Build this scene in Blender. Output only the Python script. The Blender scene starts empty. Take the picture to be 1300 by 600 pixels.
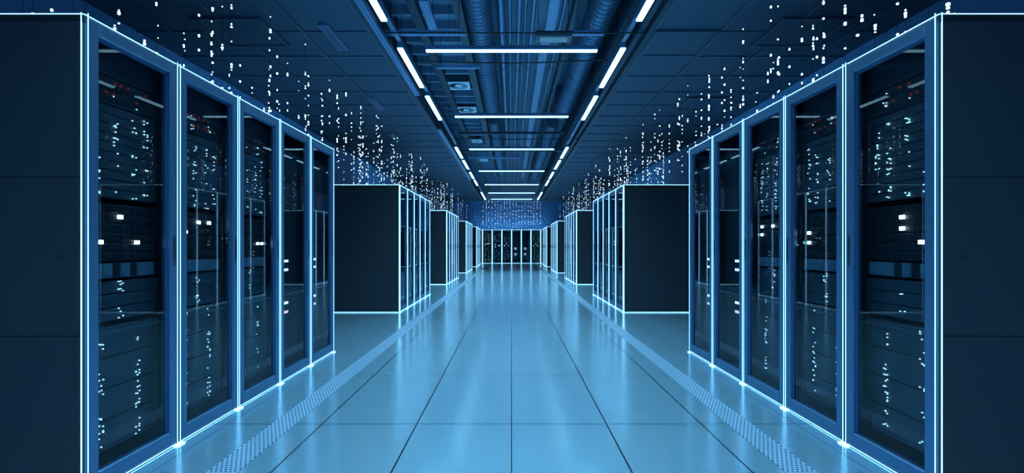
import bpy, bmesh, math, random
from mathutils import Vector, Matrix

random.seed(7)
S = bpy.context.scene
COL = S.collection
PI = math.pi

# ------------------------------------------------------------------ basics
HALF = 1.845          # aisle half width (front faces of the racks)
RH = 2.10             # rack height
PITCH = 0.608         # rack pitch
RW = 0.600            # rack width
RD = 1.20             # rack depth
CAMZ = 1.094
CEIL = 3.05           # suspended side ceilings
HIGH = 4.00           # open ceiling over the aisle
Y0, Y1 = -4.0, 33.0
WALLX = 3.42


# ------------------------------------------------------------------ materials
def srgb(r, g, b):
    f = lambda c: (c / 255 / 12.92) if c <= 10 else ((c / 255 + 0.055) / 1.055) ** 2.4
    return (f(r), f(g), f(b), 1)


def mat(name, col, rough=0.5, metal=0.0, spec=0.5):
    m = bpy.data.materials.new(name)
    m.use_nodes = True
    b = m.node_tree.nodes['Principled BSDF']
    b.inputs['Base Color'].default_value = (*col, 1)
    b.inputs['Roughness'].default_value = rough
    b.inputs['Metallic'].default_value = metal
    b.inputs['Specular IOR Level'].default_value = spec
    return m


def emit(name, col, strength, sample=True):
    m = bpy.data.materials.new(name)
    m.use_nodes = True
    nt = m.node_tree
    nt.nodes.clear()
    o = nt.nodes.new('ShaderNodeOutputMaterial')
    e = nt.nodes.new('ShaderNodeEmission')
    e.inputs[0].default_value = (*col, 1)
    e.inputs[1].default_value = strength
    nt.links.new(e.outputs[0], o.inputs[0])
    if not sample:
        m.cycles.emission_sampling = 'NONE'
    return m


def N(nt, kind, **kw):
    n = nt.nodes.new(kind)
    for k, v in kw.items():
        setattr(n, k, v)
    return n


def math_node(nt, op, a, b=None, c=None):
    n = N(nt, 'ShaderNodeMath', operation=op)
    for i, v in enumerate((a, b, c)):
        if v is None:
            continue
        if isinstance(v, (int, float)):
            n.inputs[i].default_value = v
        else:
            nt.links.new(v, n.inputs[i])
    return n.outputs[0]


def noise_rough(m, scale=(1, 1, 1), amt=0.12, bump=0.0):
    """a little wear: noise on the roughness, and on the surface if asked"""
    nt = m.node_tree
    b = nt.nodes['Principled BSDF']
    tc = N(nt, 'ShaderNodeTexCoord')
    mp = N(nt, 'ShaderNodeMapping')
    mp.inputs['Scale'].default_value = scale
    nz = N(nt, 'ShaderNodeTexNoise')
    nz.inputs['Scale'].default_value = 1.0
    nz.inputs['Detail'].default_value = 4
    nt.links.new(tc.outputs['Object'], mp.inputs[0])
    nt.links.new(mp.outputs[0], nz.inputs['Vector'])
    r0 = b.inputs['Roughness'].default_value
    mr = N(nt, 'ShaderNodeMapRange')
    mr.inputs['To Min'].default_value = max(0.02, r0 - amt)
    mr.inputs['To Max'].default_value = r0 + amt
    nt.links.new(nz.outputs[0], mr.inputs[0])
    nt.links.new(mr.outputs[0], b.inputs['Roughness'])
    if bump:
        bp = N(nt, 'ShaderNodeBump')
        bp.inputs['Strength'].default_value = bump
        bp.inputs['Distance'].default_value = 0.002
        nt.links.new(nz.outputs[0], bp.inputs['Height'])
        nt.links.new(bp.outputs[0], b.inputs['Normal'])
    return m


LIGHT = (0.42, 0.80, 1.0)
M = {}
M['tube'] = emit('lit_diffuser', (0.40, 0.76, 1.0), 3.2)
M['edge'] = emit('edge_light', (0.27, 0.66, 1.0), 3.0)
M['wash'] = emit('wash_diffuser', (0.22, 0.60, 1.0), 42.0)
M['foot'] = emit('foot_glare', (0.27, 0.66, 1.0), 4.0)  # glare at the post bases, built as glowing caps; no lamp there
M['bead'] = emit('particle_bead', (0.60, 0.86, 1.0), 2.2, False)
M['dot'] = emit('status_dot', (0.50, 0.85, 0.95), 2.6, False)
M['square'] = emit('status_square', (0.85, 0.97, 1.0), 9.0, False)
M['bar'] = emit('status_bar', (0.75, 0.88, 1.0), 3.0, False)
M['pink'] = emit('status_pink', (1.0, 0.62, 0.85), 2.2, False)
M['red'] = emit('status_red', (1.0, 0.16, 0.08), 0.16, False)
M['teal'] = emit('status_teal', (0.15, 0.75, 0.75), 1.2, False)
M['violet'] = emit('status_violet', (0.45, 0.30, 0.95), 1.0, False)

M['cabinet'] = noise_rough(mat('cabinet_black', (0.024, 0.029, 0.032), 0.45, 0, .30), (9, 9, 9), 0.05)
M['frame'] = noise_rough(mat('door_frame_metal', (0.078, 0.175, 0.295), 0.38, 0.75), (6, 6, 6), 0.06)
M['handle'] = mat('handle_dark', (0.02, 0.035, 0.05), 0.35, 0.3)
M['unit'] = noise_rough(mat('unit_black', (0.065, 0.085, 0.09), 0.5), (20, 20, 20), 0.08)
M['unit_dark'] = mat('unit_deep_black', (0.020, 0.028, 0.031), 0.5)
M['unit_grey'] = mat('unit_grey', (0.19, 0.25, 0.28), 0.45)
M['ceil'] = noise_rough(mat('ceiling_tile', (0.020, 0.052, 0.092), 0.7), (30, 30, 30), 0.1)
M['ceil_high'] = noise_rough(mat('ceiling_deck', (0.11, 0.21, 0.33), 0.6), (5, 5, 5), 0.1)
M['grid'] = mat('ceiling_grid_bar', (0.03, 0.07, 0.12), 0.5, 0.2)
M['beam'] = mat('dark_beam', (0.02, 0.045, 0.075), 0.5, 0.2)
M['galv'] = noise_rough(mat('galvanised_blue', (0.15, 0.29, 0.46), 0.38, 0.7), (14, 14, 14), 0.1)
M['duct'] = noise_rough(mat('duct_metal', (0.10, 0.20, 0.31), 0.36, 0.7), (8, 8, 8), 0.08)
M['pipe'] = mat('pipe_metal', (0.10, 0.20, 0.32), 0.35, 0.6)
M['cable'] = mat('black_cable', (0.01, 0.016, 0.024), 0.6)
M['white'] = mat('diffuser_white', (0.62, 0.80, 0.92), 0.45)
M['wall'] = noise_rough(mat('wall_paint', (0.12, 0.32, 0.58), 0.75), (2, 2, 2), 0.1)


def glass_mat():
    m = bpy.data.materials.new('tinted_door_glass')
    m.use_nodes = True
    nt = m.node_tree
    nt.nodes.clear()
    o = N(nt, 'ShaderNodeOutputMaterial')
    t = N(nt, 'ShaderNodeBsdfTransparent')
    t.inputs[0].default_value = (0.60, 0.70, 0.76, 1)
    g = N(nt, 'ShaderNodeBsdfGlossy')
    g.inputs['Roughness'].default_value = 0.015
    g.inputs['Color'].default_value = (0.86, 0.95, 1.0, 1)
    f = N(nt, 'ShaderNodeFresnel')
    f.inputs[0].default_value = 1.5
    x = N(nt, 'ShaderNodeMixShader')
    ge = N(nt, 'ShaderNodeNewGeometry')          # thin pane: no inner total reflection
    k = math_node(nt, 'MULTIPLY', f.outputs[0], math_node(nt, 'SUBTRACT', 1.0, ge.outputs['Backfacing']))
    nt.links.new(k, x.inputs[0])
    nt.links.new(t.outputs[0], x.inputs[1])
    nt.links.new(g.outputs[0], x.inputs[2])
    nt.links.new(x.outputs[0], o.inputs[0])
    return m


M['glass'] = glass_mat()


def floor_mat():
    m = bpy.data.materials.new('brushed_floor_tiles')
    m.use_nodes = True
    nt = m.node_tree
    b = nt.nodes['Principled BSDF']
    tc = N(nt, 'ShaderNodeTexCoord')
    sp = N(nt, 'ShaderNodeSeparateXYZ')
    nt.links.new(tc.outputs['Object'], sp.inputs[0])
    TX, TY, OY = 0.5825, 1.165, 3.10

    def seam(v, period, off, half):
        a = math_node(nt, 'SUBTRACT', v, off)
        d = math_node(nt, 'DIVIDE', a, period)
        r = math_node(nt, 'ROUND', d)
        k = math_node(nt, 'ABSOLUTE', math_node(nt, 'SUBTRACT', d, r))
        k = math_node(nt, 'MULTIPLY', k, period)
        return math_node(nt, 'LESS_THAN', k, half)
    ax = math_node(nt, 'ABSOLUTE', sp.outputs[0])
    sx = seam(sp.outputs[0], TX, 0.0, 0.0042)
    inner = math_node(nt, 'LESS_THAN', ax, 1.25)
    sx = math_node(nt, 'MULTIPLY', sx, inner)
    # the middle joint is tighter than its neighbours
    mid = math_node(nt, 'MULTIPLY', math_node(nt, 'LESS_THAN', ax, 0.1), math_node(nt, 'GREATER_THAN', ax, 0.0026))
    sx = math_node(nt, 'MULTIPLY', sx, math_node(nt, 'SUBTRACT', 1.0, mid))
    sy = seam(sp.outputs[1], TY, OY, 0.0042)
    e = math_node(nt, 'LESS_THAN', math_node(nt, 'ABSOLUTE', math_node(nt, 'SUBTRACT', ax, 1.745)), 0.002)
    s = math_node(nt, 'MAXIMUM', math_node(nt, 'MAXIMUM', sx, sy), e)
    mp = N(nt, 'ShaderNodeMapping')
    mp.inputs['Scale'].default_value = (6, 260, 1)
    nz = N(nt, 'ShaderNodeTexNoise')
    nz.inputs['Scale'].default_value = 1.0
    nz.inputs['Detail'].default_value = 3
    nt.links.new(tc.outputs['Object'], mp.inputs[0])
    nt.links.new(mp.outputs[0], nz.inputs['Vector'])
    rgb = N(nt, 'ShaderNodeMix', data_type='RGBA')
    rgb.inputs[6].default_value = (0.47, 0.75, 0.87, 1)
    rgb.inputs[7].default_value = (0.006, 0.016, 0.03, 1)
    nt.links.new(s, rgb.inputs[0])
    nt.links.new(rgb.outputs[2], b.inputs['Base Color'])
    mr = N(nt, 'ShaderNodeMapRange')
    mr.inputs['To Min'].default_value = 0.14
    mr.inputs['To Max'].default_value = 0.23
    nt.links.new(nz.outputs[0], mr.inputs[0])
    nt.links.new(mr.outputs[0], b.inputs['Roughness'])
    b.inputs['Metallic'].default_value = 0.76
    b.inputs['Specular IOR Level'].default_value = 0.8
    bp = N(nt, 'ShaderNodeBump')
    bp.inputs['Strength'].default_value = 0.06
    bp.inputs['Distance'].default_value = 0.001
    nt.links.new(nz.outputs[0], bp.inputs['Height'])
    nt.links.new(bp.outputs[0], b.inputs['Normal'])
    return m


def perforated(name, base, hole, period, radius, rough, metal, stagger=True):
    """sheet metal with rows of punched round holes (object x / y)"""
    m = bpy.data.materials.new(name)
    m.use_nodes = True
    nt = m.node_tree
    b = nt.nodes['Principled BSDF']
    tc = N(nt, 'ShaderNodeTexCoord')
    sp = N(nt, 'ShaderNodeSeparateXYZ')
    nt.links.new(tc.outputs['Object'], sp.inputs[0])
    u = math_node(nt, 'DIVIDE', sp.outputs[0], period)
    v = math_node(nt, 'DIVIDE', sp.outputs[1], period)
    if stagger:
        row = math_node(nt, 'ROUND', v)
        odd = math_node(nt, 'MULTIPLY', math_node(nt, 'MODULO', math_node(nt, 'ABSOLUTE', row), 2.0), 0.5)
        u = math_node(nt, 'ADD', u, odd)
    fu = math_node(nt, 'SUBTRACT', u, math_node(nt, 'ROUND', u))
    fv = math_node(nt, 'SUBTRACT', v, math_node(nt, 'ROUND', v))
    d = math_node(nt, 'SQRT', math_node(nt, 'ADD', math_node(nt, 'MULTIPLY', fu, fu), math_node(nt, 'MULTIPLY', fv, fv)))
    h = math_node(nt, 'LESS_THAN', d, radius)
    rgb = N(nt, 'ShaderNodeMix', data_type='RGBA')
    rgb.inputs[6].default_value = (*base, 1)
    rgb.inputs[7].default_value = (*hole, 1)
    nt.links.new(h, rgb.inputs[0])
    nt.links.new(rgb.outputs[2], b.inputs['Base Color'])
    b.inputs['Roughness'].default_value = rough
    b.inputs['Metallic'].default_value = metal
    return m


M['floor'] = floor_mat()
M['grate'] = perforated('perforated_floor_grate', (0.50, 0.72, 0.88), (0.02, 0.05, 0.08), 0.0235, 0.30, 0.34, 0.6)
M['perf'] = perforated('perforated_strut', (0.20, 0.40, 0.66), (0.02, 0.05, 0.10), 0.030, 0.30, 0.4, 0.6, False)

# ------------------------------------------------------------------ mesh helpers
CACHE = {}


class MB:
    def __init__(self):
        self.v, self.f, self.mi = [], [], []

    def box(self, x0, x1, y0, y1, z0, z1, mi=0):
        n = len(self.v)
        self.v += [(x, y, z) for x in (x0, x1) for y in (y0, y1) for z in (z0, z1)]
        for q in ((0, 1, 3, 2), (4, 6, 7, 5), (0, 4, 5, 1), (2, 3, 7, 6), (0, 2, 6, 4), (1, 5, 7, 3)):
            self.f.append([n + i for i in q])
            self.mi.append(mi)
        return self

    def cbox(self, x0, x1, y0, y1, z0, z1, c=0.004, mi=0):
        """box with chamfered edges"""
        bm = bmesh.new()
        bmesh.ops.create_cube(bm, size=1)
        for v in bm.verts:
            v.co = Vector(((x0 + x1) / 2 + v.co.x * (x1 - x0), (y0 + y1) / 2 + v.co.y * (y1 - y0), (z0 + z1) / 2 + v.co.z * (z1 - z0)))
        bmesh.ops.bevel(bm, geom=bm.edges[:], offset=c, segments=1, affect='EDGES', profile=0.5)
        self.merge(bm, mi)
        return self

    def merge(self, bm, mi=0):
        n = len(self.v)
        bm.verts.index_update()
        self.v += [v.co[:] for v in bm.verts]
        for f in bm.faces:
            self.f.append([n + v.index for v in f.verts])
            self.mi.append(mi)
        bm.free()

    def tube(self, pts, r, seg=10, mi=0, radii=None):
        """tube through points"""
        pts = [Vector(p) for p in pts]
        n0 = len(self.v)
        for i, p in enumerate(pts):
            a = pts[max(i - 1, 0)]
            b = pts[min(i + 1, len(pts) - 1)]
            d = (b - a).normalized()
            ref = Vector((0, 0, 1)) if abs(d.z) < 0.9 else Vector((1, 0, 0))
            s = d.cross(ref).normalized()
            t = s.cross(d)
            rr = radii[i] if radii else r
            for k in range(seg):
                ang = 2 * PI * k / seg
                self.v.append((p + s * math.cos(ang) * rr + t * math.sin(ang) * rr)[:])
        for i in range(len(pts) - 1):
            for k in range(seg):
                k2 = (k + 1) % seg
                self.f.append([n0 + i * seg + k, n0 + i * seg + k2, n0 + (i + 1) * seg + k2, n0 + (i + 1) * seg + k])
                self.mi.append(mi)
        self.f.append([n0 + k for k in range(seg)][::-1])
        self.mi.append(mi)
        e = n0 + (len(pts) - 1) * seg
        self.f.append([e + k for k in range(seg)])
        self.mi.append(mi)
        return self

    def mesh(self, name, mats, smooth=False):
        me = bpy.data.meshes.new(name)
        me.from_pydata(self.v, [], self.f)
        for m in (mats if isinstance(mats, (list, tuple)) else [mats]):
            me.materials.append(m)
        for p, i in zip(me.polygons, self.mi):
            p.material_index = i
            p.use_smooth = smooth
        bm = bmesh.new()
        bm.from_mesh(me)
        bmesh.ops.recalc_face_normals(bm, faces=bm.faces[:])
        bm.to_mesh(me)
        bm.free()
        return me


def cached(key, fn, mats, smooth=False):
    if key not in CACHE:
        CACHE[key] = fn().mesh(str(key[0]), mats, smooth)
    return CACHE[key]


def link(name, data, parent=None, loc=None):
    o = bpy.data.objects.new(name, data)
    COL.objects.link(o)
    if parent:
        o.parent = parent
    if loc:
        o.location = loc
    return o


def tag(o, label, cat, group=None):
    o['label'] = label
    o['category'] = cat
    if group:
        o['group'] = group
    return o


def thing(name, label, cat, loc, rz=0, group=None):
    o = link(name, None, None, loc)
    o.rotation_euler = (0, 0, rz)
    o.empty_display_size = 0.1
    return tag(o, label, cat, group)


def struct(name, mb, m, smooth=False):
    o = link(name, mb.mesh(name, m, smooth))
    o['kind'] = 'structure'
    return o


# ------------------------------------------------------------------ room shell
GR0, GR1 = 1.325, 1.475
fl = MB()
fl.box(-GR0, GR0, Y0, Y1, -0.1, 0)
fl.box(-WALLX, -GR1, Y0, Y1, -0.1, 0)
fl.box(GR1, WALLX, Y0, Y1, -0.1, 0)
fl.box(-GR1, -GR0, Y0, Y1, -0.1, -0.012)
fl.box(GR0, GR1, Y0, Y1, -0.1, -0.012)
struct('floor', fl, M['floor'])
for n, s in ((1, -1), (2, 1)):
    g = MB()
    a, b = sorted((s * (GR0 + .002), s * (GR1 - .002)))
    g.box(a, b, Y0, Y1, -0.012, 0.0015)
    g.box(a, a + 0.006, Y0, Y1, 0.0015, 0.003)
    g.box(b - 0.006, b, Y0, Y1, 0.0015, 0.003)
    struct('trim_%d' % n, g, M['grate'])

struct('wall_left', MB().box(-WALLX - .1, -WALLX, Y0, Y1, 0, HIGH), M['wall'])
struct('wall_right', MB().box(WALLX, WALLX + .1, Y0, Y1, 0, HIGH), M['wall'])
struct('wall_back', MB().box(-WALLX - .1, WALLX + .1, Y1, Y1 + .1, 0, HIGH), M['wall'])
struct('wall_front', MB().box(-WALLX - .1, WALLX + .1, Y0 - .1, Y0, 0, HIGH), M['wall'])

REC = 1.26            # half width of the open slot over the aisle
CEND = 22.0           # suspended ceilings stop here
ce = MB()
ce.box(-WALLX - .1, WALLX + .1, Y0 - .1, Y1 + .1, HIGH, HIGH + .1)
# ribbed deck: cross ribs every 0.35 m under the left half of the slot
y = 0.6
while y < CEND:
    ce.box(-REC, -0.50, y, y + 0.05, 3.52, 3.62)
    y += 0.36
ce.box(-REC, -0.50, 0.0, CEND, 3.62, 3.66)
struct('ceiling', ce, M['ceil_high'])
for n, s in ((3, -1), (4, 1)):
    c = MB()
    a, b = sorted((s * REC, s * WALLX))
    c.box(a, b, Y0, CEND, CEIL, CEIL + 0.03)
    c.box(a, b, CEND - .03, CEND, CEIL + .03, HIGH)            # upstand closing the ceiling void
    struct('ceiling_' + ('left' if s < 0 else 'right'), c, M['ceil'])
    t = MB()
    x = REC + 0.04
    while x < WALLX:
        t.box(s * x - .012, s * x + .012, Y0, CEND, CEIL - 0.012, CEIL)
        x += 0.60
    y = 0.4
    while y < CEND:
        t.box(a, b, y - .012, y + .012, CEIL - 0.010, CEIL - 0.0005)
        y += 0.60
    struct('trim_%d' % n, t, M['grid'])
    f = MB()
    fx0, fx1 = sorted((s * REC, s * (REC + 0.02)))
    f.box(fx0, fx1, Y0, CEND, CEIL + 0.03, HIGH)               # fascia of the slot
    ex0, ex1 = sorted((s * (REC - 0.022), s * (REC + 0.02)))
    f.box(ex0, ex1, Y0, CEND, CEIL - 0.02, CEIL + .06)         # dark edge bar
    struct('trim_%d' % (n + 2), f, M['beam'])
bb = MB()
for x in (-0.98, -0.535):
    bb.box(x - .045, x + .045, 0.0, CEND, 3.44, 3.56)
bb.box(1.10, 1.235, 0.0, CEND, 3.28, 3.36)
bb.box(0.66, 0.70, 0.0, CEND, 3.6, 3.75)
struct('trim_7', bb, M['beam'])

# ------------------------------------------------------------------ racks
ORD = ['first', 'second', 'third', 'fourth', 'fifth', 'sixth', 'seventh', 'eighth']
BLOCK = ['nearest', 'second', 'third', 'fourth', 'farthest']
HW = RW / 2


def cabinet_mb():
    m = MB()
    for s in (-1, 1):
        a, b = sorted((s * (HW - .02), s * (HW - .001)))
        for z0, z1 in ((0.012, 0.702), (0.706, 1.388), (1.392, 2.094)):
            m.cbox(a, b, 0.012, RD - .004, z0, z1, .002)
        a, b = sorted((s * (HW - .026), s * (HW - .006)))
        m.box(a, b, 0.012, RD - .01, 0.012, 2.09)
        a, b = sorted((s * (HW - .03), s * (HW - .008)))
        m.box(a, b, 0.004, .05, 0.012, 2.09)
    m.cbox(-HW + .001, HW - .001, .006, RD - .004, 2.06, 2.097, .003)
    m.box(-HW + .02, HW - .02, .006, RD - .01, 0.012, .05)
    m.box(-HW + .02, HW - .02, RD - .03, RD - .006, .05, 2.06)
    for x in (-.24, .24):
        for y in (.1, RD - .1):
            m.box(x - .03, x + .03, y - .03, y + .03, 0, .012)
    return m


FW = 0.058


def door_mb():
    m = MB()
    x = HW - .009
    for s in (-1, 1):
        a, b = sorted((s * (x - FW), s * x))
        m.cbox(a, b, -.012, .030, .018, 2.082, .004)
        a, b = sorted((s * (x - FW - .012), s * (x - FW)))
        m.box(a, b, .004, .026, .085, 2.03)
    m.cbox(-x + FW, x - FW, -.012, .030, 2.024, 2.082, .004)
    m.cbox(-x + FW, x - FW, -.012, .030, .018, .092, .004)
    m.box(-x + FW, x - FW, .004, .026, 2.012, 2.024)
    return m


def glass_mb():
    x = HW - .009 - FW
    return MB().box(-x, x, .008, .013, .092, 2.024)


def handle_mb(s):
    m = MB()
    x = s * (HW - .032)
    m.cbox(x - .008, x + .008, -.0145, -.011, 1.00, 1.15, .001)
    m.cbox(x - .004, x + .004, -.0160, -.0140, 1.02, 1.13, .0008)
    m.box(x - .005, x + .005, -.0145, -.011, 0.985, 0.996)
    return m


EW = 0.0019          # lit edge width on the nearest racks; widened on the farther blocks to imitate bloom


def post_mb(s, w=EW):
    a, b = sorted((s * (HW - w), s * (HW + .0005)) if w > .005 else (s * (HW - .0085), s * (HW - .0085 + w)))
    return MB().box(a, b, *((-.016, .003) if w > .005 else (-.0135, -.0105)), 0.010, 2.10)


def hedge_mb(z, h=.0025):
    return MB().box(-HW + EW, HW - EW, -.003, .003, z, z + h)


def side_h_mb(s, z, h=.004):
    a, b = sorted((s * (HW - .003), s * (HW + .002)))
    return MB().box(a, b, 0.004, RD - .004, z, z + h * .8)


def side_v_mb(s):
    a, b = sorted((s * (HW - .003), s * (HW + .002)))
    return MB().box(a, b, RD - .004, RD, 0.010, 2.10)


def side_f_mb(s):
    a, b = sorted((s * (HW - .003), s * (HW + .002)))
    return MB().box(a, b, 0.010, .0120, 0.010, 2.10)


def foot_glare_mb(s):  # added emissive cap imitating the corner glare on the floor
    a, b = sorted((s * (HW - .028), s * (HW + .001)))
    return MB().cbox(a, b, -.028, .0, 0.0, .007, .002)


def lock_mb(s):
    m = MB()
    m.tube([(s * (HW - .002), .10, 1.055), (s * (HW + .004), .10, 1.055)], .013, 14)
    return m


def make_rack(loc, rz, s, label, group, open_side=0, wide=0):
    """s: local x sign of the far side (handle); open_side: local x sign of the exposed end panel"""
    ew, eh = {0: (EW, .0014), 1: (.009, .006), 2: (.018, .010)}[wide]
    r = thing('server_rack', label, 'server rack', loc, rz, group)
    link('cabinet', cached(('cabinet',), cabinet_mb, M['cabinet']), r)
    d = link('door', cached(('door',), door_mb, M['frame']), r)
    link('glass_pane', cached(('glass_pane',), glass_mb, M['glass']), d)
    link('handle', cached(('handle', s), lambda: handle_mb(s), M['handle']), d)
    for q in (-1, 1):
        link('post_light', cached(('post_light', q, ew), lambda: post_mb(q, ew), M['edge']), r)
        link('foot_glare', cached(('foot_glare', q), lambda: foot_glare_mb(q), M['foot']), r)
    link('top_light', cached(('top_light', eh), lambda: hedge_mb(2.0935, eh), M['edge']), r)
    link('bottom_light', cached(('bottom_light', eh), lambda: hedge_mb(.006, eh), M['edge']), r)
    if open_side:
        q = open_side
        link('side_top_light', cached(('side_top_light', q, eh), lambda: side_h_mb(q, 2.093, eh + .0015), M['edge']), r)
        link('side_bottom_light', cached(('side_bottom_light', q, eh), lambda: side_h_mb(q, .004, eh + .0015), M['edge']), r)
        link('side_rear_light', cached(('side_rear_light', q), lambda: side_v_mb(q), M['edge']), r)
        if not wide:
            link('side_front_light', cached(('side_front_light', q), lambda: side_f_mb(q), M['edge']), r)
        link('side_lock', cached(('side_lock', q), lambda: lock_mb(q), M['handle']), r)
    return r


# ---------------------------------------------- equipment inside the racks
UX = 0.225            # half width of a unit
UY = 0.075            # depth of the unit faces behind the door


def ears(m, z0, z1, y=UY):
    for s in (-1, 1):
        a, b = sorted((s * UX, s * (UX + .030)))
        m.box(a, b, y - .002, y + .004, z0 + .002, z1 - .002)


def switch_mb():
    m = MB()
    m.cbox(-UX, UX, UY, .60, 1.772, 1.898, .003)
    ears(m, 1.772, 1.898)
    for i in range(12):
        x = -UX + .02 + i * .036
        for z in (1.79, 1.845):
            m.box(x, x + .026, UY - .004, UY, z, z + .020)
    return m


def dots_mb(spots, w, h=None, y=UY - .004):
    m = MB()
    h = h or w
    for x, z in spots:
        m.box(x - w / 2, x + w / 2, y - .003, y + .002, z - h / 2, z + h / 2)
    return m


def slats_mb():
    m = MB()
    z = 1.325
    while z < 1.75:
        m.cbox(-UX, UX, UY + .004, UY + .03, z, z + .040, .003)
        z += .0445
    ears(m, 1.325, 1.768, UY + .004)
    return m


def plate_mb():
    m = MB()
    m.cbox(-UX, UX, UY + .004, UY + .02, 1.906, 2.035, .003)
    ears(m, 1.906, 2.035, UY + .004)
    for s in (-1, 1):
        for z in (1.925, 2.015):
            m.tube([(s * (UX + .015), UY, z), (s * (UX + .015), UY + .004, z)], .004, 8)
    return m


def server_mb():
    m = MB()
    z = 1.022
    for i in range(6):
        m.cbox(-UX, UX, UY, .75, z, z + .042, .003)
        for k in range(14):
            x = -UX + .012 + k * .0165
            m.box(x, x + .009, UY - .003, UY, z + .008, z + .034)
        m.box(.07, .20, UY - .005, UY, z + .010, z + .032)
        z += .046
    ears(m, 1.022, 1.296)
    return m


def bays_mb():
    m = MB()
    m.box(-UX, UX, UY + .004, .65, .938, 1.014)
    ears(m, .938, 1.014)
    return m


def bay_mb(i):
    x0 = -UX + .003 + i * .0558
    m = MB().cbox(x0, x0 + .053, UY - .008, UY + .006, .942, 1.010, .002)
    m.box(x0 + .008, x0 + .045, UY - .012, UY - .007, .948, .958)
    return m


def patch_mb():
    m = MB()
    for z in (.735, .800, .865):
        m.cbox(-UX, UX, UY + .003, UY + .04, z, z + .060, .003)
    ears(m, .735, .925)
    return m


def lower_mb():
    m = MB()
    for z in (.125, .272, .419, .566):
        m.cbox(-UX, UX, UY + .002, .70, z, z + .143, .004)
        m.box(-UX + .01, UX - .01, UY - .001, UY + .002, z + .006, z + .012)
    ears(m, .125, .709)
    return m


def array_mb(z0, z1):
    m = MB()
    m.cbox(-UX, UX, UY, .75, z0, z1, .004)
    ears(m, z0, z1)
    m.box(-UX + .02, UX - .02, UY - .004, UY, z1 - .03, z1 - .022)
    m.box(-UX + .02, UX - .02, UY - .004, UY, z0 + .022, z0 + .03)
    return m


def column_spots(rnd, cols, z0, z1, n, spread=.012):
    """scattered dots gathered in a few upright columns"""
    out = []
    for c in cols:
        z = z0 + rnd.random() * .05
        while z < z1:
            for _ in range(rnd.choice((1, 1, 2, 3))):
                x = c + rnd.choice((-1, 0, 1)) * spread + (rnd.random() - .5) * .003
                out.append((max(-UX + .01, min(UX - .01, x)), z + (rnd.random() - .5) * .012))
            z += rnd.choice((.012, .018, .025, .025, .05, .09)) * n
    return out


def dot_lights(name, spots, w, h, y, m, parent):
    for x, z in spots:
        me = cached((name, w, h, m), lambda: dots_mb([(0, 0)], w, h, 0), M[m])
        link(name, me, parent, (x, y, z))


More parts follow.
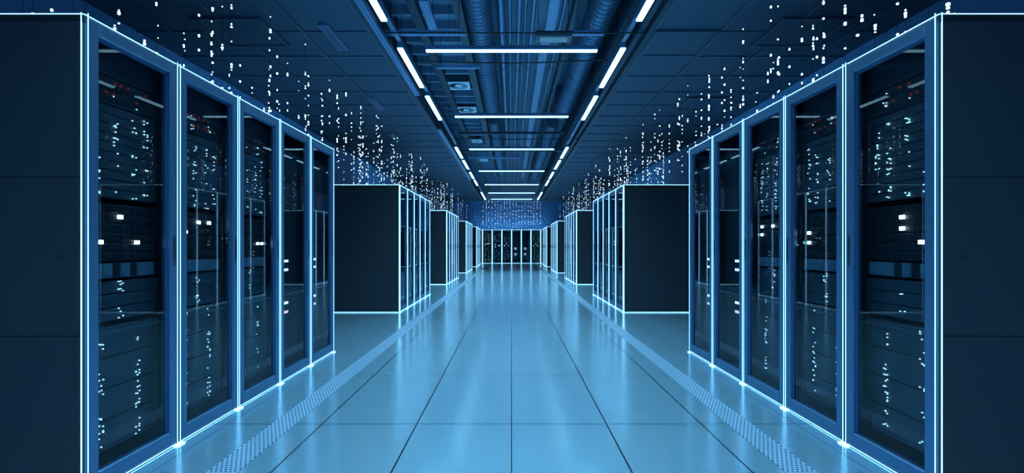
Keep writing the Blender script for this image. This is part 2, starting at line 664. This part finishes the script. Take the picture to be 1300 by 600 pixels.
def fill_rack(rack, kind, var, s, where, far=False):
    """s: local x sign of the far side; where: words that name the rack"""
    base, rz = rack.location.copy(), rack.rotation_euler[2]

    def unit(name, label, cat, group):
        return thing(name, label + ' ' + where, cat, base, rz, group)
    rnd = random.Random(100 + var)
    dw, dn = (.009, 1.7) if far else (.0052, 1.0)
    if kind == 'A':
        u = unit('network_switch', 'black switch with dim red lights in', 'network switch', 'switches with red lights')
        link('chassis', cached(('switch_chassis',), switch_mb, M['unit_dark']), u)
        rs = [(-.20 + i * .05 + (rnd.random() - .5) * .02, z) for i in range(9) for z in (1.82, 1.875) if rnd.random() < .45]
        dot_lights('red_light', rs, .014, .010, UY - .006, 'red', u)
        ds = column_spots(rnd, (-.06 * s, .11 * s), 1.775, 1.89, 1.9 * dn, .01)
        dot_lights('status_light', ds, dw * .85, dw * .85, UY - .006, 'dot', u)

        u = unit('slatted_unit', 'dark slatted blanking unit under the switch in', 'blanking unit', 'slatted blanking units')
        link('slats', cached(('slats',), slats_mb, M['unit']), u)
        ds = column_spots(rnd, (-.14 * s, -.03 * s, .09 * s, .17 * s), 1.33, 1.74, 1.35 * dn)
        dot_lights('status_light', ds, dw, dw, UY - .001, 'dot', u)

        u = unit('blanking_unit', 'plain dark blanking unit above the switch in', 'blanking unit', 'plain blanking units')
        link('plate', cached(('blanking_plate',), plate_mb, M['unit']), u)

        u = unit('server_stack', 'black servers with bright white square lights in', 'server', 'servers behind the glass doors')
        link('chassis', cached(('server_chassis',), server_mb, M['unit_dark']), u)
        sq = {0: [(-.01, 1.235), (-.13, 1.112), (.10, 1.112)], 1: [(-.125, 1.177), (.0, 1.238), (.105, 1.239)],
              2: [(-.11, 1.178), (-.11, 1.05), (.11, 1.112), (.17, 1.112)], 3: [(-.005, 1.235), (-.005, 1.180), (-.12, 1.112)],
              4: [(.0, 1.24), (.16, 1.24), (.16, 1.18)], 5: [(.16, 1.177), (.16, 1.115)]}[var]
        sq = [(x * s, z) for x, z in sq]
        for x, z in sq:
            link('square_light', cached(('square_light', round(x, 3), z), lambda: dots_mb([(x, z)], .030, .018, UY - .007), M['square']), u)
        if var in (2, 4, 5):
            x, z = sq[-1]
            link('coloured_light', cached(('coloured_light', var, s), lambda: dots_mb([(x + .05 * s, z)], .022, .018, UY - .007), M['violet' if var == 2 else 'teal']), u)

        u = unit('drive_shelf', 'grey drive shelf with a row of bays in', 'drive shelf', 'grey drive shelves')
        link('chassis', cached(('shelf_chassis',), bays_mb, M['unit_dark']), u)
        for i in range(8):
            if i in (3, 5) and var in (0, 3):
                continue
            link('drive_bay', cached(('drive_bay', i), lambda: bay_mb(i), M['unit_grey']), u)

        u = unit('patch_panel', 'black patch panel below the drive shelf in', 'patch panel', 'patch panels')
        link('panel', cached(('patch_plates',), patch_mb, M['unit']), u)
        ds = column_spots(rnd, (.0,), .745, .93, .9 * dn, .014)
        dot_lights('status_light', ds, dw, dw, UY - .002, 'dot', u)

        u = unit('power_unit', 'black unit with columns of tiny lights low in', 'power unit', 'lower units with tiny lights')
        link('chassis', cached(('lower_chassis',), lower_mb, M['unit']), u)
        ds = column_spots(rnd, (-.12 * s, .11 * s), .14, .70, 1.25 * dn)
        dot_lights('status_light', ds, dw, dw, UY - .003, 'dot', u)
    else:
        for name, lab, z0, z1, zs in (('upper', 'tall black storage array with two white bars in', .742, 1.94, (.966, .892)),
                                      ('lower', 'low black storage array with two white bars in', .125, .735, (.612, .535))):
            u = unit('storage_array', lab, 'storage array', 'storage arrays with white bars')
            link('chassis', cached(('array', name), lambda: array_mb(z0, z1), M['unit_dark']), u)
            for i, z in enumerate(zs):
                pink = name == 'lower' and i == 1
                link('bar_light', cached(('bar_light', name, i, s), lambda: dots_mb([(-.06 * s, z)], .15, .020, UY - .006), M['pink' if pink else 'bar']), u)


STARTS = [2.17, 8.27, 14.28, 20.40, 26.40]
for side, sx, rz in (('left', -1, PI / 2), ('right', 1, -PI / 2)):
    far = 1 if side == 'left' else -1        # local x pointing away from the camera
    for b, y0 in enumerate(STARTS):
        for k in range(5):
            loc = (sx * HALF, y0 + PITCH * (k + .5), 0)
            bl = '%s %s-hand block' % (BLOCK[b], side)
            look = 'dark end panel and glass door' if k == 0 else 'tinted glass door with lit edges'
            lab = '%s server rack of the %s, %s' % (ORD[k], bl, look)
            r = make_rack(loc, rz, far, lab, 'server racks in the %s' % bl,
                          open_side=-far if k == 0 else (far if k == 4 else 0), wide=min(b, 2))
            if b < 2:
                kind = 'AAABB'[k]
                var = {0: 0, 1: 1, 2: 2}.get(k, 0) if side == 'left' else {0: 3, 1: 5, 2: 4}.get(k, 0)
                fill_rack(r, kind, var, far, 'the %s rack, %s' % (ORD[k], bl), b > 0)
kinds = 'AAAABBAA'
for k in range(8):
    x = (k - 3.5) * PITCH
    p = '%s from the left' % ORD[k]
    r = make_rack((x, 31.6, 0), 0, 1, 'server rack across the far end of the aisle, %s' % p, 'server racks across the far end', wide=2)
    if 1 <= k <= 6:
        fill_rack(r, kinds[k], k % 3, 1, 'the far-end rack %s' % p, True)

# ------------------------------------------------------------------ ceiling lights
LZ = 2.994            # underside of the lights


def strip_parts(L):
    body = MB().cbox(-.030, .030, 0, L, .012, .055, .004)
    dif = MB().cbox(-.026, .026, .006, L - .006, -.004, .014, .003)
    clips = MB()
    for y in (.15, L - .15):
        clips.cbox(-.026, .026, y, y + .04, .0545, .0575, .001)
    return body, dif, clips


def cross_parts(W):
    body = MB().cbox(-W / 2, W / 2, -.022, .022, .012, .055, .004)
    dif = MB().cbox(-W / 2 + .004, W / 2 - .004, -.019, .019, -.004, .014, .003)
    wires = MB()
    for x in (-W / 2 + .23, W / 2 - .23):
        wires.tube([(x, 0, .05), (x, 0, HIGH - LZ)], .0025, 6)
    return body, dif, wires


LAMP_W = 27.0


def lamp(name, key, parts, loc, label, group):
    t = thing(name, label, 'ceiling light', loc, 0, group)
    if key not in CACHE:
        b, d, w = parts()
        CACHE[key] = (b.mesh('housing', M['galv']), d.mesh('diffuser', M['tube']), w.mesh('wire', M['cable'], True))
    b, d, w = CACHE[key]
    link('housing', b, t)
    link('diffuser', d, t)
    if (key, 'lamp') not in CACHE:
        ld = bpy.data.lights.new('lamp', 'AREA')
        ld.shape = 'RECTANGLE'
        ld.size, ld.size_y = (.04, key[1] - .02) if key[0] == 'strip' else (1.66, .03)
        ld.energy = LAMP_W
        ld.color = (0.275, 0.67, 1.0)
        ld.spread = math.radians(122)          # lensed tubes: hardly any light near the horizontal
        CACHE[(key, 'lamp')] = ld
    link('lamp', CACHE[(key, 'lamp')], t, (0, key[1] / 2 if key[0] == 'strip' else 0, -.006))
    link('mounting_clip' if name == 'strip_light' else 'hanging_wires', w, t)
    return t


STRIPS = [(-2.9, 1.2), (-1.1, 1.2), (0.6, 1.2), (3.07, 1.2), (4.86, 1.2), (6.42, 1.2), (9.75, 1.2), (11.25, 1.25),
          (13.05, 1.25), (14.65, 1.25), (17.95, 1.3), (19.45, 1.3)]
k = 0
for i, (y, L) in enumerate(STRIPS):
    for side, x in (('left', -1.078), ('right', 1.078)):
        if y < 2:
            lab = 'lit ceiling strip light behind the camera on the %s' % side
        else:
            n = i - 3
            lab = 'lit lengthwise strip light on the %s of the aisle ceiling, %s from the front' % (
                side, (ORD + ['ninth', 'tenth'])[n])
        lamp('strip_light', ('strip', L), lambda: strip_parts(L), (x, y, LZ), lab, 'lengthwise strip lights on the %s' % side)
CROSS = [-2.9, -0.3, 2.1, 4.93, 7.44, 9.95, 12.85, 15.7, 18.15, 20.55]
for i, y in enumerate(CROSS):
    lab = 'lit light bar across the aisle behind the camera' if y < 2.5 else \
        'thin lit light bar hung across the aisle, %s from the front' % ORD[i - 3]
    lamp('light_bar', ('cross', 1), lambda: cross_parts(1.68), (0, y, LZ), lab, 'light bars across the aisle')

t = thing('wall_wash_light', 'long low light bar on top of the far-end racks, washing the wall', 'light', (0, 32.45, 2.097))
link('housing', MB().cbox(-2.3, 2.3, -.03, .03, 0, .02, .003).mesh('housing', M['galv']), t)
link('diffuser', MB().cbox(-2.28, 2.28, -.022, .022, .019, .028, .002).mesh('diffuser', M['wash']), t)

# unlit rails the strip lights are mounted on
for side, x in (('left', -1.078), ('right', 1.078)):
    m = MB().cbox(-.022, .022, 2.4, 21.4, .058, .095, .004)
    t = thing('light_rail', 'blue metal rail above the %s-hand strip lights' % side, 'rail', (x, 0, LZ), 0, 'light rails')
    link('channel', m.mesh('channel', M['galv']), t)
    h = MB()
    y = 2.6
    while y < 21.4:
        h.tube([(0, y, .094), (0, y, HIGH - LZ)], .0025, 6)
        y += 2.05
    link('hanging_wires', h.mesh('hanging_wires', M['cable']), t)

# ------------------------------------------------------------------ ducts, pipes, trays
def duct_mb(L, r):
    m = MB()
    pts, rad = [], []
    y = 0.0
    while y < L:
        for dy, dr in ((0, 0), (.068, 0), (.072, .011), (.080, .011), (.084, 0)):
            pts.append((0, y + dy, 0))
            rad.append(r + dr)
        y += .088
    m.tube(pts, r, 36, 0, rad)
    return m


def duct(x, z, y0, L, r, label, hang):
    t = thing('spiral_duct', label, 'air duct', (x, y0, z), 0, 'round ribbed ducts')
    link('duct_pipe', duct_mb(L, r).mesh('duct_pipe', M['duct'], False), t)
    cap = MB()
    cap.tube([(0, L + .0, 0), (0, L + .05, 0)], r + .012, 36)
    cap.tube([(0, L + .05, 0), (0, L + .12, 0), (0, L + .22, .08), (0, L + .26, .22), (0, L + .26, HIGH - z)], r * .98, 24)
    link('end_elbow', cap.mesh('end_elbow', M['duct'], True), t)
    for y in hang:
        b = MB()
        b.tube([(0, y, 0), (0, y + .03, 0)], r + .009, 36)
        for s in (-1, 1):
            b.box(s * (r + .006) - .003, s * (r + .006) + .003, y, y + .03, 0, HIGH - z)
        link('hanger', b.mesh('hanger', M['beam']), t)
    return t


duct(-0.355, 3.57, 0.3, 8.75, .135, 'round ribbed duct along the ceiling, nearer one left of the middle', (1.8, 4.2, 6.6))
duct(0.915, 3.50, 0.3, 8.65, .135, 'round ribbed duct along the ceiling, nearer one at the right', (1.8, 4.2, 6.6))
duct(-0.355, 3.57, 9.8, 7.2, .12, 'farther ribbed duct left of the middle of the ceiling', (1.2, 3.6, 6.0))
duct(0.80, 3.50, 9.8, 7.2, .12, 'farther ribbed duct at the right of the ceiling', (1.2, 3.6, 6.0))


def pipe(x, z, r, y0, y1, label):
    t = thing('ceiling_pipe', label, 'pipe', (x, y0, z), 0, 'pipes along the ceiling')
    link('tube', MB().tube([(0, 0, 0), (0, y1 - y0, 0)], r, 16).mesh('tube', M['pipe'], True), t)
    b = MB()
    y = 1.6
    while y < y1 - y0:
        b.tube([(0, y, 0), (0, y + .025, 0)], r + .004, 16)
        b.box(-.003, .003, y + .008, y + .018, r, HIGH - z)
        y += 2.9
    link('pipe_clips', b.mesh('pipe_clips', M['beam']), t)


PX = [(0.085, 3.70, .030, 'thin pipe nearest the middle of the ceiling'), (0.245, 3.72, .030, 'thin pipe second right of the ceiling middle'),
      (0.58, 3.72, .022, 'thinnest pipe beside the right-hand duct'), (-0.12, 3.74, .045, 'dark pipe beside the left-hand duct'),
      (0.16, 3.76, .018, 'small conduit between two pipes in the ceiling middle'), (-0.02, 3.76, .020, 'small conduit along the ceiling centre line')]
for x, z, r, lab in PX:
    pipe(x, z, r, 0.0, 21.5, lab)


def tray(x, z, y0, y1, w, label, name='cable_tray', m='galv', hang=True):
    t = thing(name, label, 'cable tray', (x, y0, z), 0, 'trays and channels along the ceiling')
    L = y1 - y0
    b = MB()
    b.box(-w / 2, w / 2, 0, L, 0, .004)
    for s in (-1, 1):
        a, c = sorted((s * w / 2, s * (w / 2 - .004)))
        b.box(a, c, 0, L, .004, .045)
    link('channel', b.mesh('channel', M[m]), t)
    if hang:
        y = .3
        rod = MB().tube([(0, 0, .003), (0, 0, HIGH - z)], .004, 6).mesh('hanger_rod', M['beam'])
        while y < L:
            for s in (-1, 1):
                link('hanger_rod', rod, t, (s * w * .45, y, 0))
            y += 1.5
    return t


tray(0.455, 3.66, 0.2, 6.2, .11, 'bright blue cable tray right of the ceiling middle, nearer length')
tray(0.43, 3.72, 6.5, 19.5, .11, 'farther blue cable tray right of the ceiling middle')
tray(-0.80, 3.30, 4.55, 5.2, .085, 'short perforated strut under the ribbed deck at left', 'strut_channel', 'perf')
tray(-1.185, 2.985, 2.0, 6.35, .062, 'perforated strut along the left edge of the ceiling slot, nearer length', 'strut_channel', 'perf')
tray(-1.185, 2.985, 8.2, 14.5, .062, 'perforated strut along the left edge of the ceiling slot, farther length', 'strut_channel', 'perf')
tray(1.185, 3.06, 1.0, 14.5, .05, 'strut along the right edge of the ceiling slot', 'strut_channel', 'beam')


def cross_strut(y, z, x0, x1, label, m='perf', rods=None):
    t = thing('cross_strut', label, 'strut', (0, y, z), 0, 'struts hung across the slot')
    b = MB()
    b.box(x0, x1, -.02, .02, 0, .004)
    b.box(x0, x1, -.02, -.016, .004, .04)
    b.box(x0, x1, .016, .02, .004, .04)
    link('channel', b.mesh('channel', M[m]), t)
    for x in rods or (x0 + .06, x1 - .06):
        h = MB().tube([(x, 0, .002), (x, 0, HIGH - z)], .004, 6)
        link('hanger_rod', h.mesh('hanger_rod', M['beam']), t)


cross_strut(4.79, 3.095, -1.20, -0.44, 'perforated strut across the left of the slot, nearest')
cross_strut(4.79, 3.095, 0.575, 0.875, 'short perforated strut across the slot at right', 'perf', (.625, .735))
cross_strut(5.70, 3.10, -0.85, -0.36, 'perforated strut across the left of the slot, behind the first light bar', 'perf', (-.80, -.61))
cross_strut(9.05, 3.10, -0.95, 0.95, 'strut across the slot behind the second light bar', 'beam', (-.19, .625))
cross_strut(10.7, 3.10, -1.1, 1.1, 'strut across the slot behind the third light bar', 'beam', (-.19, .625))
cross_strut(11.6, 3.10, -1.0, 0.2, 'perforated strut across the slot, farthest', 'perf', (-.19, .13))


def cable(pts, r, label):
    o = link('ceiling_cable', MB().tube(pts, r, 8).mesh('ceiling_cable', M['cable'], True))
    tag(o, label, 'cable', 'cables slung across the slot')


def sag(x0, x1, y, z0, z1, d, n=16):
    return [(x0 + (x1 - x0) * t, y, z0 + (z1 - z0) * t - d * 4 * t * (1 - t)) for t in [i / n for i in range(n + 1)]]


cable(sag(-REC + .02, REC - .02, 4.62, 3.045, 3.045, .0), .007, 'straight black cable across the slot before the nearest strut')
cable(sag(-1.05, 1.02, 5.35, 3.06, 3.07, .03), .008, 'sagging black cable across the slot behind the first light bar')
cable(sag(-REC + .02, REC - .02, 9.2, 3.06, 3.06, .02), .008, 'black cable across the slot beyond the second light bar')
t = thing('junction_box', 'dark flat junction box hung above the first light bar', 'junction box', (0.395, 4.75, 3.04))
link('box_body', MB().cbox(-.17, .17, -.08, .08, 0, .05, .006).mesh('box_body', M['beam']), t)
link('box_lid', MB().cbox(-.13, .13, -.06, .06, -.006, .0, .002).mesh('box_lid', M['unit_grey']), t)
h = MB()
for x in (-.14, .14):
    h.tube([(x, 0, .045), (x, 0, HIGH - 3.04)], .004, 6)
link('hanger_rods', h.mesh('hanger_rods', M['beam']), t)


def diffuser_parts():
    fr = MB()
    a, r = .175, .145
    # square plate with a round opening
    n = 32
    v0 = len(fr.v)
    for k in range(n):
        an = 2 * PI * k / n
        c, s = math.cos(an), math.sin(an)
        q = a / max(abs(c), abs(s))
        fr.v += [(c * q, s * q, 0), (c * r, s * r, 0), (c * r, s * r, .03), (c * q, s * q, .012)]
    for k in range(n):
        i, j = v0 + 4 * k, v0 + 4 * ((k + 1) % n)
        for p, q in ((0, 1), (1, 2), (3, 0)):
            fr.f.append([i + p, i + q, j + q, j + p])
            fr.mi.append(0)
    va = MB()
    for k in range(14):
        an = 2 * PI * k / 14
        c, s = math.cos(an), math.sin(an)
        w = .017
        i = len(va.v)
        for rr in (.045, .146):
            for d, z in ((-w, .016), (w, .004), (w, .007), (-w, .019)):
                va.v.append((c * rr - s * d, s * rr + c * d, z))
        for q in ((0, 1, 2, 3), (7, 6, 5, 4), (0, 4, 5, 1), (1, 5, 6, 2), (2, 6, 7, 3), (3, 7, 4, 0)):
            va.f.append([i + e for e in q])
            va.mi.append(0)
    hub = MB().tube([(0, 0, 0), (0, 0, .022)], .048, 24)
    box = MB().box(-.165, .165, -.165, .165, .024, .12)
    return fr, va, hub, box


fr, va, hub, bx = diffuser_parts()
DM = [fr.mesh('frame', M['white']), va.mesh('vanes', M['unit_grey']), hub.mesh('hub', M['white']), bx.mesh('plenum_box', M['beam'])]
for i, (x, y) in enumerate([(-.80, 7.57), (-.80, 8.90), (-.86, 11.55), (-.84, 14.1)]):
    t = thing('air_diffuser', 'square white air diffuser with round swirl vanes, %s from the front' % ORD[i], 'air diffuser', (x, y, 3.49), 0,
              'swirl diffusers in the ribbed deck')
    for n, me in zip(('frame', 'vanes', 'hub', 'plenum_box'), DM):
        link(n, me, t)

# short vents set in the side ceilings, and two darker panels
for i, (x, y) in enumerate([(-1.66, 4.7), (-1.85, 6.9), (-2.1, 9.0)]):
    t = thing('linear_vent', 'short blue linear vent in the left ceiling, %s from the front' % ORD[i], 'ceiling vent', (x, y, CEIL - .03), 0,
              'short vents in the left ceiling')
    b = MB().cbox(-.045, .045, -.28, .28, 0, .03, .004)
    link('body', cached(('vent_body',), lambda: b, M['galv']), t)
    s = MB()
    for q in (-.022, 0, .022):
        s.box(q - .004, q + .004, -.26, .26, -.003, .001)
    link('slots', cached(('vent_slots',), lambda: s, M['beam']), t)
for x, y, lab in ((1.60, 4.85, 'dark access panel in the right ceiling beside the nearest strip lights'),
                  (2.62, 6.9, 'framed access panel in the right ceiling above the nearest racks'),
                  (-2.45, 4.6, 'dark access panel in the left ceiling above the nearest racks'),
                  (2.62, 4.6, 'framed access panel in the right ceiling, closest to the camera')):
    t = thing('access_panel', lab, 'ceiling panel', (x, y, CEIL - .026), 0, 'access panels in the side ceilings')
    b = MB()
    for s in (-1, 1):
        b.box(s * .285 - .015, s * .285 + .015, -.30, .30, 0, .026)
        b.box(-.27, .27, s * .285 - .015, s * .285 + .015, 0, .026)
    link('frame', cached(('panel_frame',), lambda: b, M['grid']), t)
    link('panel', cached(('panel_plate',), lambda: MB().cbox(-.27, .27, -.27, .27, .010, .022, .002), M['ceil']), t)

# ------------------------------------------------------------------ columns of floating effect particles over the racks
def strand_mb(rnd, H, dens, size):
    m = MB()
    m.box(-.0007, .0007, -.0007, .0007, 0.0, H, 1)  # added wire; the beads stand for free-floating visual-effect particles
    z = .01 + rnd.random() * .06
    while z < H - .02:
        for _ in range(rnd.choice((1, 1, 1, 2, 3))):
            if z > H - .02:
                break
            w = size * rnd.choice((.55, .7, .85, 1.0))
            hh = w * rnd.choice((.9, 1.1, 1.6))
            m.box(-w / 2, w / 2, -w / 2, w / 2, z, z + hh, 0)
            z += hh + size * rnd.choice((.25, .5, .9))
        z += rnd.choice((.04, .07, .11, .2)) / dens
    return m


rs = random.Random(21)
HS = CEIL - RH - .012
NEARV = [strand_mb(rs, HS - .01, 0.8, .0115).mesh('particle_column', [M['bead'], M['cable']]) for _ in range(12)]
FARV = [strand_mb(rs, HS - .01, 1.0, .0125).mesh('particle_column', [M['bead'], M['cable']]) for _ in range(12)]
WALLV = [strand_mb(rs, HIGH - RH - .03, 0.8, .021).mesh('particle_column', [M['bead'], M['cable']]) for _ in range(8)]


def strand(x, y, me, z, label, group):
    o = link('particle_column', me, None, (x, y, z))
    tag(o, label, 'particle column', group)


for side, sx in (('left', -1), ('right', 1)):
    for b, (ya, yb, n) in enumerate([(2.2, 5.6, 30), (5.6, 12.4, 52), (12.4, 18.4, 40), (18.4, 21.9, 18)]):
        lab = 'column of floating white data particles on an added wire over the %s %s-hand rack block' % (BLOCK[b], side)
        for i in range(n):
            y = ya + (yb - ya) * (i + .2 + .6 * rs.random()) / n
            x = sx * (1.90 + (1.05 if b == 0 else 1.4) * rs.random())
            me = (NEARV if b == 0 else FARV)[rs.randrange(12)]
            strand(x, y, me, RH + .014, lab, 'particle columns over the %s %s-hand block' % (BLOCK[b], side))
for i in range(20):
    x = (i - 9.5) * .19 + (rs.random() - .5) * .03
    strand(x, 31.68 + .5 * rs.random(), WALLV[rs.randrange(8)], RH + .02,
           'column of floating data particles on an added wire in front of the far wall above the end racks', 'particle columns at the far wall')

# ------------------------------------------------------------------ world, camera, colour management
w = bpy.data.worlds.new('World')
w.use_nodes = True
w.node_tree.nodes['Background'].inputs[0].default_value = (0.01, 0.04, 0.08, 1)
S.world = w
cam = bpy.data.cameras.new('Camera')
cam.sensor_width = 36
cam.lens = 640 / 1300 * 36
cam.shift_y = 12 / 1300
cam.shift_x = 0.5 / 1300
cam.clip_start = 0.05
co = bpy.data.objects.new('Camera', cam)
co.location = (0, 0, CAMZ)
co.rotation_euler = (PI / 2, 0, 0)
COL.objects.link(co)
S.camera = co
vs = S.view_settings
vs.view_transform = 'Standard'
vs.look = 'None'
vs.gamma = 1.0
vs.exposure = 0.0
vs.use_curve_mapping = False
S.cycles.max_bounces = 8
S.cycles.transparent_max_bounces = 16
S.cycles.sample_clamp_indirect = 6
